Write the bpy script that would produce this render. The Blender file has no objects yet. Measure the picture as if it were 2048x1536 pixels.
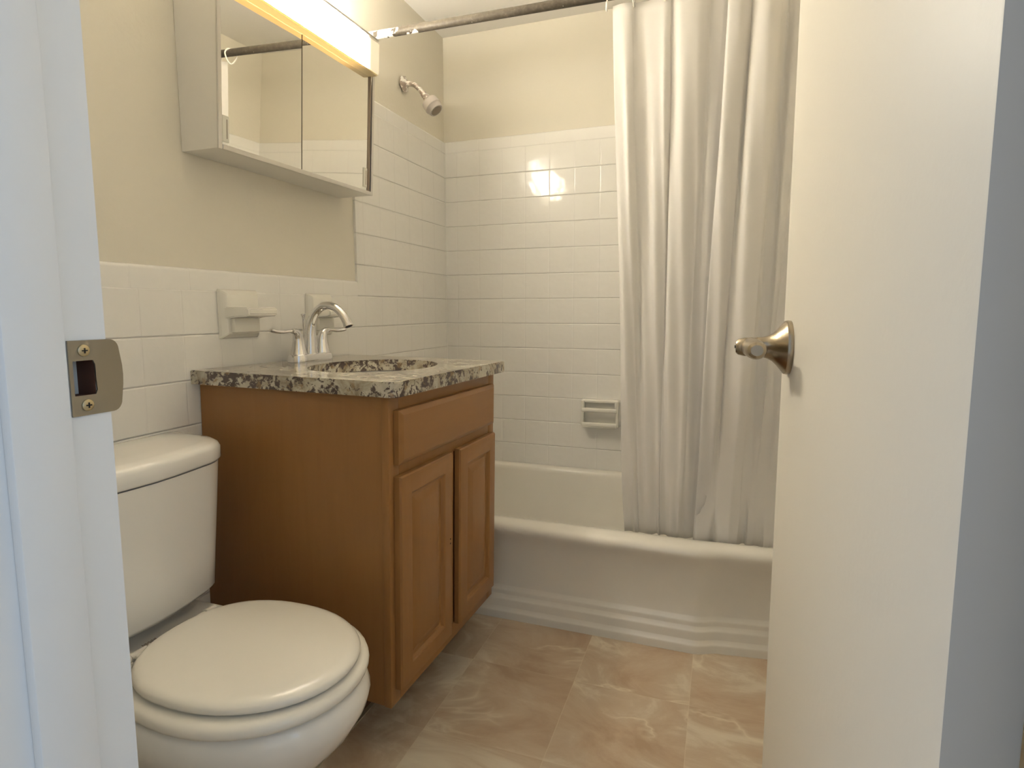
import bpy, bmesh, math, random
from mathutils import Vector, Matrix, Euler
from math import pi, sin, cos, radians, sqrt

random.seed(7)
S = bpy.context.scene
COL = S.collection

# ------------------------------------------------------------------ camera
cam_d = bpy.data.cameras.new('camera')
cam = bpy.data.objects.new('camera', cam_d)
COL.objects.link(cam)
cam.location = (1.2088, -2.4878, 1.0240)
cam.rotation_euler = (pi/2 - 0.110, 0.001, 0.343)
cam_d.sensor_width = 36.0
cam_d.lens = 1168.13 / 2048 * 36
cam_d.shift_x = 0.0003
cam_d.shift_y = -0.00941
cam_d.clip_start = 0.02
S.camera = cam

# ------------------------------------------------------------------ world, light, exposure
W = bpy.data.worlds.new('world'); S.world = W
W.use_nodes = True
W.node_tree.nodes['Background'].inputs[0].default_value = (0.66, 0.74, 0.84, 1)
W.node_tree.nodes['Background'].inputs[1].default_value = 0.72
S.view_settings.view_transform = 'Standard'
S.view_settings.look = 'None'
S.view_settings.gamma = 1.0
S.view_settings.exposure = 0.2

def area(name, loc, target, size, power, color, size_y=None):
    l = bpy.data.lights.new(name, 'AREA')
    l.energy = power; l.color = color; l.size = size
    if size_y: l.shape = 'RECTANGLE'; l.size_y = size_y
    o = bpy.data.objects.new(name, l); COL.objects.link(o)
    o.location = loc
    o.rotation_euler = (Vector(target) - Vector(loc)).to_track_quat('-Z', 'Y').to_euler()
    return o
# daylight of the hallway window, to the right behind the camera
area('hall_daylight', (3.0, -3.1, 1.5), (0.75, -2.2, 1.0), 1.0, 7.5, (0.40, 0.67, 1.0), 1.3)

LAMP_STRENGTH = 122.0

# ------------------------------------------------------------------ materials
def nodes_of(name):
    m = bpy.data.materials.new(name); m.use_nodes = True
    nt = m.node_tree
    return m, nt, nt.nodes['Principled BSDF']

def lk(nt, a, b): nt.links.new(a, b)

def math_n(nt, op, a, b=None, c=None):
    n = nt.nodes.new('ShaderNodeMath'); n.operation = op
    for i, v in enumerate((a, b, c)):
        if v is None: continue
        if isinstance(v, (int, float)): n.inputs[i].default_value = v
        else: lk(nt, v, n.inputs[i])
    return n.outputs[0]

def noise(nt, vec, scale, detail=3, rough=0.5, dist=0.0):
    n = nt.nodes.new('ShaderNodeTexNoise')
    n.inputs['Scale'].default_value = scale; n.inputs['Detail'].default_value = detail
    n.inputs['Roughness'].default_value = rough; n.inputs['Distortion'].default_value = dist
    if vec is not None: lk(nt, vec, n.inputs['Vector'])
    return n

def ramp(nt, fac, stops):
    r = nt.nodes.new('ShaderNodeValToRGB')
    el = r.color_ramp.elements
    while len(el) < len(stops): el.new(0.5)
    for e, (p, c) in zip(el, stops):
        e.position = p; e.color = (*c, 1) if len(c) == 3 else c
    lk(nt, fac, r.inputs[0])
    return r.outputs[0]

def bump(nt, h, bsdf, strength=0.3, dist=0.01):
    b = nt.nodes.new('ShaderNodeBump')
    b.inputs['Strength'].default_value = strength; b.inputs['Distance'].default_value = dist
    lk(nt, h, b.inputs['Height']); lk(nt, b.outputs[0], bsdf.inputs['Normal'])

def simple(name, col, rough=0.5, metal=0.0, bump_scale=None, bump_amt=0.001, spec=0.5, coat=0.0, var=0.0):
    m, nt, b = nodes_of(name)
    b.inputs['Base Color'].default_value = (*col, 1)
    b.inputs['Roughness'].default_value = rough
    b.inputs['Metallic'].default_value = metal
    b.inputs['Specular IOR Level'].default_value = spec
    b.inputs['Coat Weight'].default_value = coat
    b.inputs['Coat Roughness'].default_value = 0.08
    tc = nt.nodes.new('ShaderNodeTexCoord')
    if bump_scale:
        n = noise(nt, tc.outputs['Object'], bump_scale, 4)
        bump(nt, n.outputs[0], b, 0.5, bump_amt)
    if var:
        n2 = noise(nt, tc.outputs['Object'], 3.0, 5)
        lo = tuple(c*(1-var) for c in col); hi = tuple(min(1, c*(1+var)) for c in col)
        lk(nt, ramp(nt, n2.outputs[0], [(0.3, lo), (0.7, hi)]), b.inputs['Base Color'])
    return m

P = 0.1095            # tile pitch
ZA = 1.73             # first horizontal joint under the cap row
def tile_mat(name, axis, off, col=(0.84, 0.825, 0.785)):
    m, nt, b = nodes_of(name)
    b.inputs['Roughness'].default_value = 0.16
    b.inputs['Specular IOR Level'].default_value = 0.5
    tc = nt.nodes.new('ShaderNodeTexCoord')
    sep = nt.nodes.new('ShaderNodeSeparateXYZ'); lk(nt, tc.outputs['Object'], sep.inputs[0])
    wob = noise(nt, tc.outputs['Object'], 60, 2)
    def groove(val, o, w):
        t = math_n(nt, 'ADD', val, -o + 100*P)
        t = math_n(nt, 'DIVIDE', t, P)
        f = math_n(nt, 'FRACT', t)
        d = math_n(nt, 'ABSOLUTE', math_n(nt, 'SUBTRACT', f, 0.5))
        d = math_n(nt, 'MULTIPLY', math_n(nt, 'SUBTRACT', 0.5, d), P)   # distance to joint
        mr = nt.nodes.new('ShaderNodeMapRange'); mr.interpolation_type = 'SMOOTHSTEP'
        lk(nt, d, mr.inputs[0])
        mr.inputs[1].default_value = 0.0; mr.inputs[2].default_value = w
        return mr.outputs[0]
    gz = groove(sep.outputs['Z'], ZA, 0.0034)
    gh = groove(sep.outputs[axis], off, 0.0034)
    ghs = math_n(nt, 'ADD', math_n(nt, 'MULTIPLY', gh, 0.22), 0.78)
    h = math_n(nt, 'MULTIPLY', gz, ghs)
    h2 = math_n(nt, 'MULTIPLY_ADD', wob.outputs[0], 0.10, h)
    big = noise(nt, tc.outputs['Object'], 13, 2)
    h3 = math_n(nt, 'MULTIPLY_ADD', big.outputs[0], 0.9, h2)
    bump(nt, h3, b, 0.7, 0.0034)
    g = math_n(nt, 'MULTIPLY', gz, math_n(nt, 'ADD', math_n(nt, 'MULTIPLY', gh, 0.4), 0.6))
    dark = tuple(c*0.86 for c in col)
    lk(nt, ramp(nt, g, [(0.0, dark), (0.7, col)]), b.inputs['Base Color'])
    return m

def wood_mat(name, base=(0.30, 0.150, 0.051), dark=(0.272, 0.132, 0.043), axis_scale=(18, 18, 1.6)):
    m, nt, b = nodes_of(name)
    b.inputs['Roughness'].default_value = 0.38
    b.inputs['Specular IOR Level'].default_value = 0.4
    tc = nt.nodes.new('ShaderNodeTexCoord')
    mp = nt.nodes.new('ShaderNodeMapping'); mp.inputs['Scale'].default_value = axis_scale
    lk(nt, tc.outputs['Object'], mp.inputs[0])
    n = noise(nt, mp.outputs[0], 2.2, 6, 0.6, 0.6)
    lk(nt, ramp(nt, n.outputs[0], [(0.25, dark), (0.75, base)]), b.inputs['Base Color'])
    bump(nt, n.outputs[0], b, 0.15, 0.0006)
    return m

def granite_mat():
    m, nt, b = nodes_of('granite')
    b.inputs['Roughness'].default_value = 0.13
    tc = nt.nodes.new('ShaderNodeTexCoord')
    v = tc.outputs['Object']
    n0 = noise(nt, v, 22, 5, 0.65, 0.8)
    basec = ramp(nt, n0.outputs[0], [(0.30, (0.20, 0.165, 0.11)), (0.45, (0.38, 0.34, 0.255)), (0.62, (0.54, 0.51, 0.42))])
    n1 = noise(nt, v, 62, 4, 0.7, 0.5)
    n2 = noise(nt, v, 14, 3, 0.5, 0.3)
    s = math_n(nt, 'ADD', n1.outputs[0], math_n(nt, 'MULTIPLY', n2.outputs[0], 0.55))
    k = ramp(nt, s, [(0.775, (1, 1, 1)), (0.83, (0, 0, 0))])
    mx = nt.nodes.new('ShaderNodeMix'); mx.data_type = 'RGBA'
    lk(nt, k, mx.inputs['Factor'])
    mx.inputs['A'].default_value = (0.07, 0.055, 0.05, 1)
    mx.inputs['B'].default_value = (1, 1, 1, 1)
    # dark flecks where k is black
    inv = math_n(nt, 'SUBTRACT', 1.0, k)
    lk(nt, inv, mx.inputs['Factor'])
    lk(nt, basec, mx.inputs['A'])
    mx.inputs['B'].default_value = (0.075, 0.055, 0.048, 1)
    n3 = noise(nt, v, 40, 3, 0.6, 0.4)
    k2 = ramp(nt, n3.outputs[0], [(0.60, (0, 0, 0)), (0.66, (1, 1, 1))])
    mx2 = nt.nodes.new('ShaderNodeMix'); mx2.data_type = 'RGBA'
    lk(nt, math_n(nt, 'MULTIPLY', k2, 0.7), mx2.inputs['Factor'])
    lk(nt, mx.outputs['Result'], mx2.inputs['A'])
    mx2.inputs['B'].default_value = (0.27, 0.19, 0.10, 1)
    lk(nt, mx2.outputs['Result'], b.inputs['Base Color'])
    return m

def floor_mat():
    """Marble-look vinyl squares: brown-beige clouds, pale veins, thin light joints."""
    m, nt, b = nodes_of('marble_vinyl')
    b.inputs['Roughness'].default_value = 0.34
    tc = nt.nodes.new('ShaderNodeTexCoord'); v = tc.outputs['Object']
    sep = nt.nodes.new('ShaderNodeSeparateXYZ'); lk(nt, v, sep.inputs[0])
    T = 0.305
    def cell(val, o):
        t = math_n(nt, 'DIVIDE', math_n(nt, 'ADD', val, -o + 30*T), T)
        fl = math_n(nt, 'FLOOR', t); fr = math_n(nt, 'FRACT', t)
        d = math_n(nt, 'MULTIPLY', math_n(nt, 'SUBTRACT', 0.5, math_n(nt, 'ABSOLUTE', math_n(nt, 'SUBTRACT', fr, 0.5))), T)
        return fl, d
    cx, dx = cell(sep.outputs['X'], 0.556)
    cy, dy = cell(sep.outputs['Y'], -1.00)
    comb = nt.nodes.new('ShaderNodeCombineXYZ')
    lk(nt, math_n(nt, 'MULTIPLY', cx, 3.37), comb.inputs[0]); lk(nt, math_n(nt, 'MULTIPLY', cy, 5.71), comb.inputs[1])
    add = nt.nodes.new('ShaderNodeVectorMath'); add.operation = 'ADD'
    lk(nt, v, add.inputs[0]); lk(nt, comb.outputs[0], add.inputs[1])
    mp = nt.nodes.new('ShaderNodeMapping'); mp.inputs['Scale'].default_value = (1.0, 1.7, 1); mp.inputs['Rotation'].default_value = (0, 0, 0.6)
    lk(nt, add.outputs[0], mp.inputs[0])
    c1 = noise(nt, mp.outputs[0], 3.4, 7, 0.60, 0.9)
    colr = ramp(nt, c1.outputs[0], [(0.34, (0.40, 0.29, 0.195)), (0.45, (0.475, 0.365, 0.26)), (0.53, (0.52, 0.42, 0.31)), (0.60, (0.62, 0.54, 0.425)), (0.70, (0.68, 0.61, 0.49))])
    vn = noise(nt, mp.outputs[0], 2.4, 4, 0.55, 0.8)
    vd = math_n(nt, 'ABSOLUTE', math_n(nt, 'SUBTRACT', vn.outputs[0], 0.5))
    vein = ramp(nt, vd, [(0.0, (1, 1, 1)), (0.012, (0.45, 0.45, 0.45)), (0.035, (0, 0, 0))])
    mk = noise(nt, mp.outputs[0], 3.0, 2)
    mkr = ramp(nt, mk.outputs[0], [(0.48, (0, 0, 0)), (0.62, (1, 1, 1))])
    vf = math_n(nt, 'MULTIPLY', math_n(nt, 'MULTIPLY', vein, mkr), 0.75)
    mx = nt.nodes.new('ShaderNodeMix'); mx.data_type = 'RGBA'
    lk(nt, vf, mx.inputs['Factor']); lk(nt, colr, mx.inputs['A']); mx.inputs['B'].default_value = (0.72, 0.65, 0.51, 1)
    dmin = math_n(nt, 'MINIMUM', dx, math_n(nt, 'ADD', dy, 0.0006))
    jr = ramp(nt, math_n(nt, 'MULTIPLY', dmin, 100), [(0.05, (1, 1, 1)), (0.16, (0, 0, 0))])
    mx2 = nt.nodes.new('ShaderNodeMix'); mx2.data_type = 'RGBA'
    lk(nt, math_n(nt, 'MULTIPLY', jr, 0.4), mx2.inputs['Factor']); lk(nt, mx.outputs['Result'], mx2.inputs['A'])
    mx2.inputs['B'].default_value = (0.66, 0.58, 0.44, 1)
    lk(nt, mx2.outputs['Result'], b.inputs['Base Color'])
    bump(nt, c1.outputs[0], b, 0.15, 0.002)
    return m

def rod_mat():
    m, nt, b = nodes_of('worn_steel')
    tc = nt.nodes.new('ShaderNodeTexCoord'); v = tc.outputs['Object']
    sep = nt.nodes.new('ShaderNodeSeparateXYZ'); lk(nt, v, sep.inputs[0])
    n = noise(nt, v, 70, 5, 0.7)
    c = ramp(nt, n.outputs[0], [(0.3, (0.042, 0.035, 0.026)), (0.6, (0.072, 0.062, 0.048)), (0.8, (0.14, 0.125, 0.10))])
    n2 = noise(nt, v, 22, 3, 0.6)
    near = nt.nodes.new('ShaderNodeMapRange'); lk(nt, sep.outputs['X'], near.inputs[0])
    near.inputs[1].default_value = 0.10; near.inputs[2].default_value = 0.36
    near.inputs[3].default_value = 0.16; near.inputs[4].default_value = -0.12
    pm = ramp(nt, math_n(nt, 'ADD', n2.outputs[0], near.outputs[0]), [(0.60, (0, 0, 0)), (0.63, (1, 1, 1))])
    mx = nt.nodes.new('ShaderNodeMix'); mx.data_type = 'RGBA'
    lk(nt, pm, mx.inputs['Factor']); lk(nt, c, mx.inputs['A']); mx.inputs['B'].default_value = (0.82, 0.79, 0.72, 1)
    lk(nt, mx.outputs['Result'], b.inputs['Base Color'])
    b.inputs['Roughness'].default_value = 0.5; b.inputs['Specular IOR Level'].default_value = 0.2
    lk(nt, math_n(nt, 'SUBTRACT', 0.06, math_n(nt, 'MULTIPLY', pm, 0.06)), b.inputs['Metallic'])
    bump(nt, n.outputs[0], b, 0.3, 0.001)
    return m

def chipped_chrome():
    m, nt, b = nodes_of('chipped_painted_chrome')
    tc = nt.nodes.new('ShaderNodeTexCoord'); v = tc.outputs['Object']
    n = noise(nt, v, 55, 3, 0.6)
    k = ramp(nt, n.outputs[0], [(0.50, (0, 0, 0)), (0.53, (1, 1, 1))])
    mx = nt.nodes.new('ShaderNodeMix'); mx.data_type = 'RGBA'
    lk(nt, k, mx.inputs['Factor']); mx.inputs['A'].default_value = (0.46, 0.40, 0.36, 1); mx.inputs['B'].default_value = (0.82, 0.79, 0.73, 1)
    lk(nt, mx.outputs['Result'], b.inputs['Base Color'])
    lk(nt, math_n(nt, 'SUBTRACT', 0.9, math_n(nt, 'MULTIPLY', k, 0.9)), b.inputs['Metallic'])
    b.inputs['Roughness'].default_value = 0.28
    return m

M = {}
M['wall'] = simple('cream_wall_paint', (0.735, 0.695, 0.595), 0.42, bump_scale=90, bump_amt=0.0008, spec=0.35)
M['ceiling'] = simple('white_ceiling_paint', (0.80, 0.78, 0.74), 0.6, bump_scale=70, bump_amt=0.0008)
M['trim'] = simple('white_gloss_trim_paint', (0.80, 0.80, 0.79), 0.33, bump_scale=35, bump_amt=0.0006)
M['door'] = simple('cream_gloss_door_paint', (0.80, 0.775, 0.71), 0.42, bump_scale=120, bump_amt=0.0004, spec=0.3)
M['door_edge_shade'] = simple('grey_shaded_door_edge', (0.46, 0.45, 0.42), 0.5)  # door paint darkened: shade on the hinge edge put into the colour
M['tile_l'] = tile_mat('white_tile_left', 'Y', -1.4350)
M['tile_b'] = tile_mat('white_tile_back', 'X', 0.1651)
M['tile_r'] = tile_mat('white_tile_right', 'Y', -1.4350)
def cap_mat(name, axis, off):
    m = simple(name, (0.84, 0.825, 0.785), 0.16)
    nt = m.node_tree; b = nt.nodes['Principled BSDF']
    tc = nt.nodes.new('ShaderNodeTexCoord'); sep = nt.nodes.new('ShaderNodeSeparateXYZ'); lk(nt, tc.outputs['Object'], sep.inputs[0])
    t = math_n(nt, 'FRACT', math_n(nt, 'DIVIDE', math_n(nt, 'ADD', sep.outputs[axis], 15.24 - off), 0.1524))
    d = math_n(nt, 'MULTIPLY', math_n(nt, 'SUBTRACT', 0.5, math_n(nt, 'ABSOLUTE', math_n(nt, 'SUBTRACT', t, 0.5))), 0.1524)
    mr = nt.nodes.new('ShaderNodeMapRange'); mr.interpolation_type = 'SMOOTHSTEP'; lk(nt, d, mr.inputs[0])
    mr.inputs[1].default_value = 0; mr.inputs[2].default_value = 0.003
    bump(nt, mr.outputs[0], b, 0.3, 0.002)
    return m
M['cap_b'] = cap_mat('white_cap_tile_back', 'X', 0.316)
M['cap_l'] = cap_mat('white_cap_tile_left', 'Y', -0.80)
M['porcelain'] = simple('white_porcelain', (0.84, 0.825, 0.785), 0.10, coat=0.3)
M['ceramic'] = simple('white_painted_ceramic', (0.80, 0.78, 0.71), 0.17)
M['plastic'] = simple('white_plastic', (0.80, 0.775, 0.71), 0.22)
M['enamel'] = simple('white_tub_enamel', (0.80, 0.775, 0.71), 0.17, coat=0.2, bump_scale=12, bump_amt=0.0015)
M['wood'] = wood_mat('honey_stained_wood')
M['wood_h'] = wood_mat('honey_stained_wood_across', axis_scale=(18, 1.6, 18))
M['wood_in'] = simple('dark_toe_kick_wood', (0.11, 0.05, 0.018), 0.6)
M['granite'] = granite_mat()
M['floor'] = floor_mat()
M['floor_old'] = simple('pale_floor_strip', (0.42, 0.36, 0.25), 0.4, var=0.12)
M['chrome'] = simple('polished_chrome', (0.74, 0.735, 0.735), 0.07, 1.0)
M['aluminium'] = simple('brushed_aluminium', (0.62, 0.60, 0.57), 0.32, 1.0)
M['nickel'] = simple('antique_nickel', (0.36, 0.31, 0.235), 0.27, 1.0)
M['strike'] = simple('satin_nickel_plate', (0.31, 0.285, 0.24), 0.38, 1.0, var=0.10)
M['screw'] = simple('brass_screw', (0.52, 0.44, 0.28), 0.3, 1.0)
M['brass'] = simple('worn_brass', (0.50, 0.28, 0.10), 0.35, 1.0)
M['dark'] = simple('dark_recess', (0.015, 0.012, 0.012), 0.6)
M['rawwood'] = simple('raw_mortise_wood', (0.10, 0.036, 0.018), 0.8, var=0.3)
M['mirror'] = simple('mirror_silver', (0.90, 0.89, 0.85), 0.015, 1.0)
M['edge'] = simple('dark_glass_edge', (0.20, 0.18, 0.14), 0.3)
M['cabinet_white'] = simple('white_enamel_steel', (0.74, 0.72, 0.68), 0.3)
M['clear'] = simple('clear_acrylic', (0.72, 0.70, 0.62), 0.12)
M['rod'] = rod_mat()
M['chip'] = chipped_chrome()
M['head'] = simple('grey_shower_plastic', (0.50, 0.46, 0.43), 0.35)
M['print'] = simple('grey_brown_print', (0.25, 0.20, 0.15), 0.5)
M['label'] = simple('black_emergency_hole', (0.02, 0.02, 0.02), 0.5)

def curtain_mat():
    m, nt, b = nodes_of('white_curtain_cloth')
    out = nt.nodes['Material Output']
    b.inputs['Base Color'].default_value = (0.93, 0.915, 0.895, 1)
    b.inputs['Roughness'].default_value = 0.6
    b.inputs['Specular IOR Level'].default_value = 0.25
    tc = nt.nodes.new('ShaderNodeTexCoord')
    n = noise(nt, tc.outputs['Object'], 500, 2)
    bump(nt, n.outputs[0], b, 0.12, 0.0005)
    tr = nt.nodes.new('ShaderNodeBsdfTranslucent'); tr.inputs[0].default_value = (0.92, 0.90, 0.87, 1)
    mx = nt.nodes.new('ShaderNodeMixShader'); mx.inputs[0].default_value = 0.42
    lk(nt, b.outputs[0], mx.inputs[1]); lk(nt, tr.outputs[0], mx.inputs[2]); lk(nt, mx.outputs[0], out.inputs[0])
    return m
M['curtain'] = curtain_mat()

def lamp_mat():
    """Lit acrylic lens: the bulbs sit in the middle of the box, so the ends glow less."""
    m, nt, b = nodes_of('lit_acrylic_lens')
    b.inputs['Base Color'].default_value = (0.8, 0.75, 0.6, 1); b.inputs['Roughness'].default_value = 0.3
    tc = nt.nodes.new('ShaderNodeTexCoord'); sep = nt.nodes.new('ShaderNodeSeparateXYZ'); lk(nt, tc.outputs['Object'], sep.inputs[0])
    def bulb(y0, r):
        d = math_n(nt, 'ABSOLUTE', math_n(nt, 'SUBTRACT', sep.outputs['Y'], y0))
        mr = nt.nodes.new('ShaderNodeMapRange'); mr.interpolation_type = 'SMOOTHSTEP'; lk(nt, d, mr.inputs[0])
        mr.inputs[1].default_value = r; mr.inputs[2].default_value = 0.0
        return mr.outputs[0]
    b1, b2 = bulb(0.105, 0.155), bulb(-0.130, 0.155)
    tot = math_n(nt, 'ADD', b1, b2)
    lk(nt, math_n(nt, 'MULTIPLY_ADD', tot, LAMP_STRENGTH, 0.34), b.inputs['Emission Strength'])
    lk(nt, ramp(nt, math_n(nt, 'DIVIDE', b1, math_n(nt, 'MAXIMUM', tot, 0.001)), [(0.0, (1.0, 0.86, 0.63)), (1.0, (1.0, 0.925, 0.80))]), b.inputs['Emission Color'])
    return m
M['lamp'] = lamp_mat()
M['amber'] = simple('orange_glow_strip', (0.80, 0.68, 0.42), 0.35)  # added strip: orange glow and reflection below the lens put into its emission
_nt = M['amber'].node_tree; _b = _nt.nodes['Principled BSDF']
_b.inputs['Emission Color'].default_value = (1.0, 0.55, 0.14, 1)
_tc = _nt.nodes.new('ShaderNodeTexCoord'); _sp = _nt.nodes.new('ShaderNodeSeparateXYZ'); lk(_nt, _tc.outputs['Object'], _sp.inputs[0])
_mr = _nt.nodes.new('ShaderNodeMapRange'); _mr.interpolation_type = 'SMOOTHSTEP'
lk(_nt, math_n(_nt, 'ABSOLUTE', math_n(_nt, 'ADD', _sp.outputs['Y'], 0.03)), _mr.inputs[0])
_mr.inputs[1].default_value = 0.18; _mr.inputs[2].default_value = 0.28; _mr.inputs[3].default_value = 0.75; _mr.inputs[4].default_value = 0.02
lk(_nt, _mr.outputs[0], _b.inputs['Emission Strength'])

# ------------------------------------------------------------------ mesh helpers
def add_box(bm, x0, y0, z0, x1, y1, z1, bev=0.0, seg=2):
    r = bmesh.ops.create_cube(bm, size=1.0)
    vs = r['verts']
    for v in vs:
        v.co = Vector((x0 + (v.co.x+0.5)*(x1-x0), y0 + (v.co.y+0.5)*(y1-y0), z0 + (v.co.z+0.5)*(z1-z0)))
    if bev > 0:
        es = list({e for v in vs for e in v.link_edges})
        bmesh.ops.bevel(bm, geom=es, offset=bev, segments=seg, affect='EDGES', profile=0.5)

def add_loft(bm, rings, cap0=True, cap1=True, closed=True):
    vr = [[bm.verts.new(p) for p in ring] for ring in rings]
    n = len(vr[0])
    for a, b in zip(vr, vr[1:]):
        for i in range(n if closed else n-1):
            j = (i+1) % n
            bm.faces.new((a[i], a[j], b[j], b[i]))
    if cap0: bm.faces.new(list(reversed(vr[0])))
    if cap1: bm.faces.new(vr[-1])
    return vr

def frame(t):
    t = Vector(t).normalized()
    up = Vector((0, 0, 1)) if abs(t.z) < 0.9 else Vector((1, 0, 0))
    a = t.cross(up).normalized(); b = a.cross(t).normalized()
    return a, b

def add_tube(bm, pts, radii, n=20, cap=True, squash=1.0, close=False):
    pts = [Vector(p) for p in pts]
    if isinstance(radii, (int, float)): radii = [radii]*len(pts)
    rings = []; pa = None
    N = len(pts)
    for i, p in enumerate(pts):
        if close: t = (pts[(i+1) % N] - pts[i-1])
        else: t = (pts[min(i+1, N-1)] - pts[max(i-1, 0)])
        t.normalize()
        if pa is None: a, b = frame(t)
        else:
            a = (pa - t*pa.dot(t)).normalized(); b = a.cross(t).normalized()
        pa = a
        rings.append([p + a*cos(2*pi*k/n)*radii[i] + b*sin(2*pi*k/n)*radii[i]*squash for k in range(n)])
    if close: rings.append(rings[0]); add_loft(bm, rings, False, False)
    else: add_loft(bm, rings, cap, cap)
    if close: bmesh.ops.remove_doubles(bm, verts=bm.verts, dist=1e-6)

def add_lathe(bm, prof, o, axis, n=32, cap0=True, cap1=True):
    """prof: (distance along axis, radius)"""
    ax = Vector(axis).normalized(); a, b = frame(ax); o = Vector(o)
    rings = [[o + ax*d + (a*cos(2*pi*k/n) + b*sin(2*pi*k/n))*max(r, 1e-4) for k in range(n)] for d, r in prof]
    add_loft(bm, rings, cap0, cap1)

def smooth_curve(pts, n=8):
    """Catmull-Rom through tuples of any length."""
    out = []
    P_ = [pts[0]] + list(pts) + [pts[-1]]
    for i in range(1, len(P_)-2):
        p0, p1, p2, p3 = P_[i-1], P_[i], P_[i+1], P_[i+2]
        for k in range(n):
            t = k/n
            out.append(tuple(0.5*((2*b_) + (-a_+c_)*t + (2*a_-5*b_+4*c_-d_)*t*t + (-a_+3*b_-3*c_+d_)*t**3)
                             for a_, b_, c_, d_ in zip(p0, p1, p2, p3)))
    out.append(tuple(pts[-1]))
    return out

def obj(name, bm, mat, parent=None, smooth=35, sub=0):
    me = bpy.data.meshes.new(name)
    bmesh.ops.recalc_face_normals(bm, faces=bm.faces)
    bm.to_mesh(me); bm.free()
    o = bpy.data.objects.new(name, me); COL.objects.link(o)
    mats = mat if isinstance(mat, (list, tuple)) else [mat]
    for m in mats: me.materials.append(m)
    if smooth:
        me.polygons.foreach_set('use_smooth', [True]*len(me.polygons))
        me.set_sharp_from_angle(angle=radians(smooth))
    if sub:
        md = o.modifiers.new('subdivision', 'SUBSURF'); md.levels = sub; md.render_levels = sub
    if parent: o.parent = parent
    return o

def thing(name, label, cat, loc=(0, 0, 0), rot=(0, 0, 0), group=None):
    o = bpy.data.objects.new(name, None); COL.objects.link(o)
    o.empty_display_size = 0.05
    o.location = loc; o.rotation_euler = rot
    o['label'] = label; o['category'] = cat
    if group: o['group'] = group
    return o

def tag(o, label, cat, group=None):
    o['label'] = label; o['category'] = cat
    if group: o['group'] = group
    return o

def struct(name, bm, mat, parent=None, smooth=35):
    o = obj(name, bm, mat, parent, smooth)
    if parent is None: o['kind'] = 'structure'
    return o

def box_obj(name, dims, mat, parent=None, bev=0.0, seg=2):
    bm = bmesh.new(); add_box(bm, *dims, bev, seg)
    return obj(name, bm, mat, parent)

def sbox(name, dims, mat, bev=0.0):
    o = box_obj(name, dims, mat, None, bev); o['kind'] = 'structure'; return o

# ------------------------------------------------------------------ the room
XR = 1.52; YF = -2.15; ZC = 2.232; T = 0.10
sbox('floor', (-0.10, -4.2, -0.05, 3.4, 0.10, 0.0), M['floor'])
sbox('ceiling', (-0.10, YF-0.12, ZC, XR+0.10, 0.10, ZC+0.05), M['ceiling'])
wl = sbox('wall_left', (-0.10, YF-0.12, 0.0, -0.009, 0.10, ZC), M['wall'])
wb = sbox('wall_back', (-0.009, 0.009, 0.0, XR+0.009, 0.10, ZC), M['wall'])
wr = sbox('wall_right', (XR+0.009, YF-0.12, 0.0, XR+0.10, 0.10, ZC), M['wall'])
XJ, XJR = 0.75, 1.362
bm = bmesh.new()
add_box(bm, -0.009, YF-0.12, 0, XJ-0.02, YF, ZC)
add_box(bm, XJR+0.02, YF-0.12, 0, XR+0.009, YF, ZC)
add_box(bm, XJ-0.02, YF-0.12, 2.06, XJR+0.02, YF, ZC)
struct('wall_front', bm, M['wall'])

# tile fields (painted white), each a child of its wall
def cap_profile(bm, along, a0, a1, z0, z1, side):
    """Row of cap tiles with a rounded top; `side` turns (depth, z) into the wall's own plane."""
    prof = [(-0.009, z0), (0.0, z0)]
    r = 0.009
    for k in range(7):
        t = k/6*pi/2
        prof.append((-r + r*cos(t), z1 - r + r*sin(t)))
    prof.append((-0.009, z1))
    rings = []
    for a in (a0, a1):
        rings.append([Vector(side(d, a, z)) for d, z in prof])
    add_loft(bm, rings)

bm = bmesh.new()
add_box(bm, -0.009, YF, 0, 0, -0.715, ZA-6*P)
add_box(bm, -0.009, -0.715, 0, 0, 0.0, ZA)
obj('tile_field', bm, M['tile_l'], wl)
bm = bmesh.new()
cap_profile(bm, 'y', YF, -0.715, ZA-6*P, 1.1255, lambda d, a, z: (d, a, z))
cap_profile(bm, 'y', -0.715, 0.0, ZA, 1.780, lambda d, a, z: (d, a, z))
obj('cap_tile_row', bm, M['cap_l'], wl)
bm = bmesh.new(); add_box(bm, 0.0, 0.0, 0, XR, 0.009, ZA); obj('tile_field', bm, M['tile_b'], wb)
bm = bmesh.new(); cap_profile(bm, 'x', 0.0, XR, ZA, 1.780, lambda d, a, z: (a, -d, z)); obj('cap_tile_row', bm, M['cap_b'], wb)
bm = bmesh.new(); add_box(bm, XR, -0.80, 0, XR+0.009, 0.0, ZA); obj('tile_field', bm, M['tile_r'], wr)
bm = bmesh.new(); cap_profile(bm, 'y', -0.80, 0.0, ZA, 1.780, lambda d, a, z: (XR-d, a, z)); obj('cap_tile_row', bm, M['cap_l'], wr)

# pale strip of older flooring that shows beside the vanity foot, under the toilet
sbox('trim_3', (0.005, -2.0, 0.0, 0.392, -1.262, 0.003), M['floor_old'])

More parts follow.
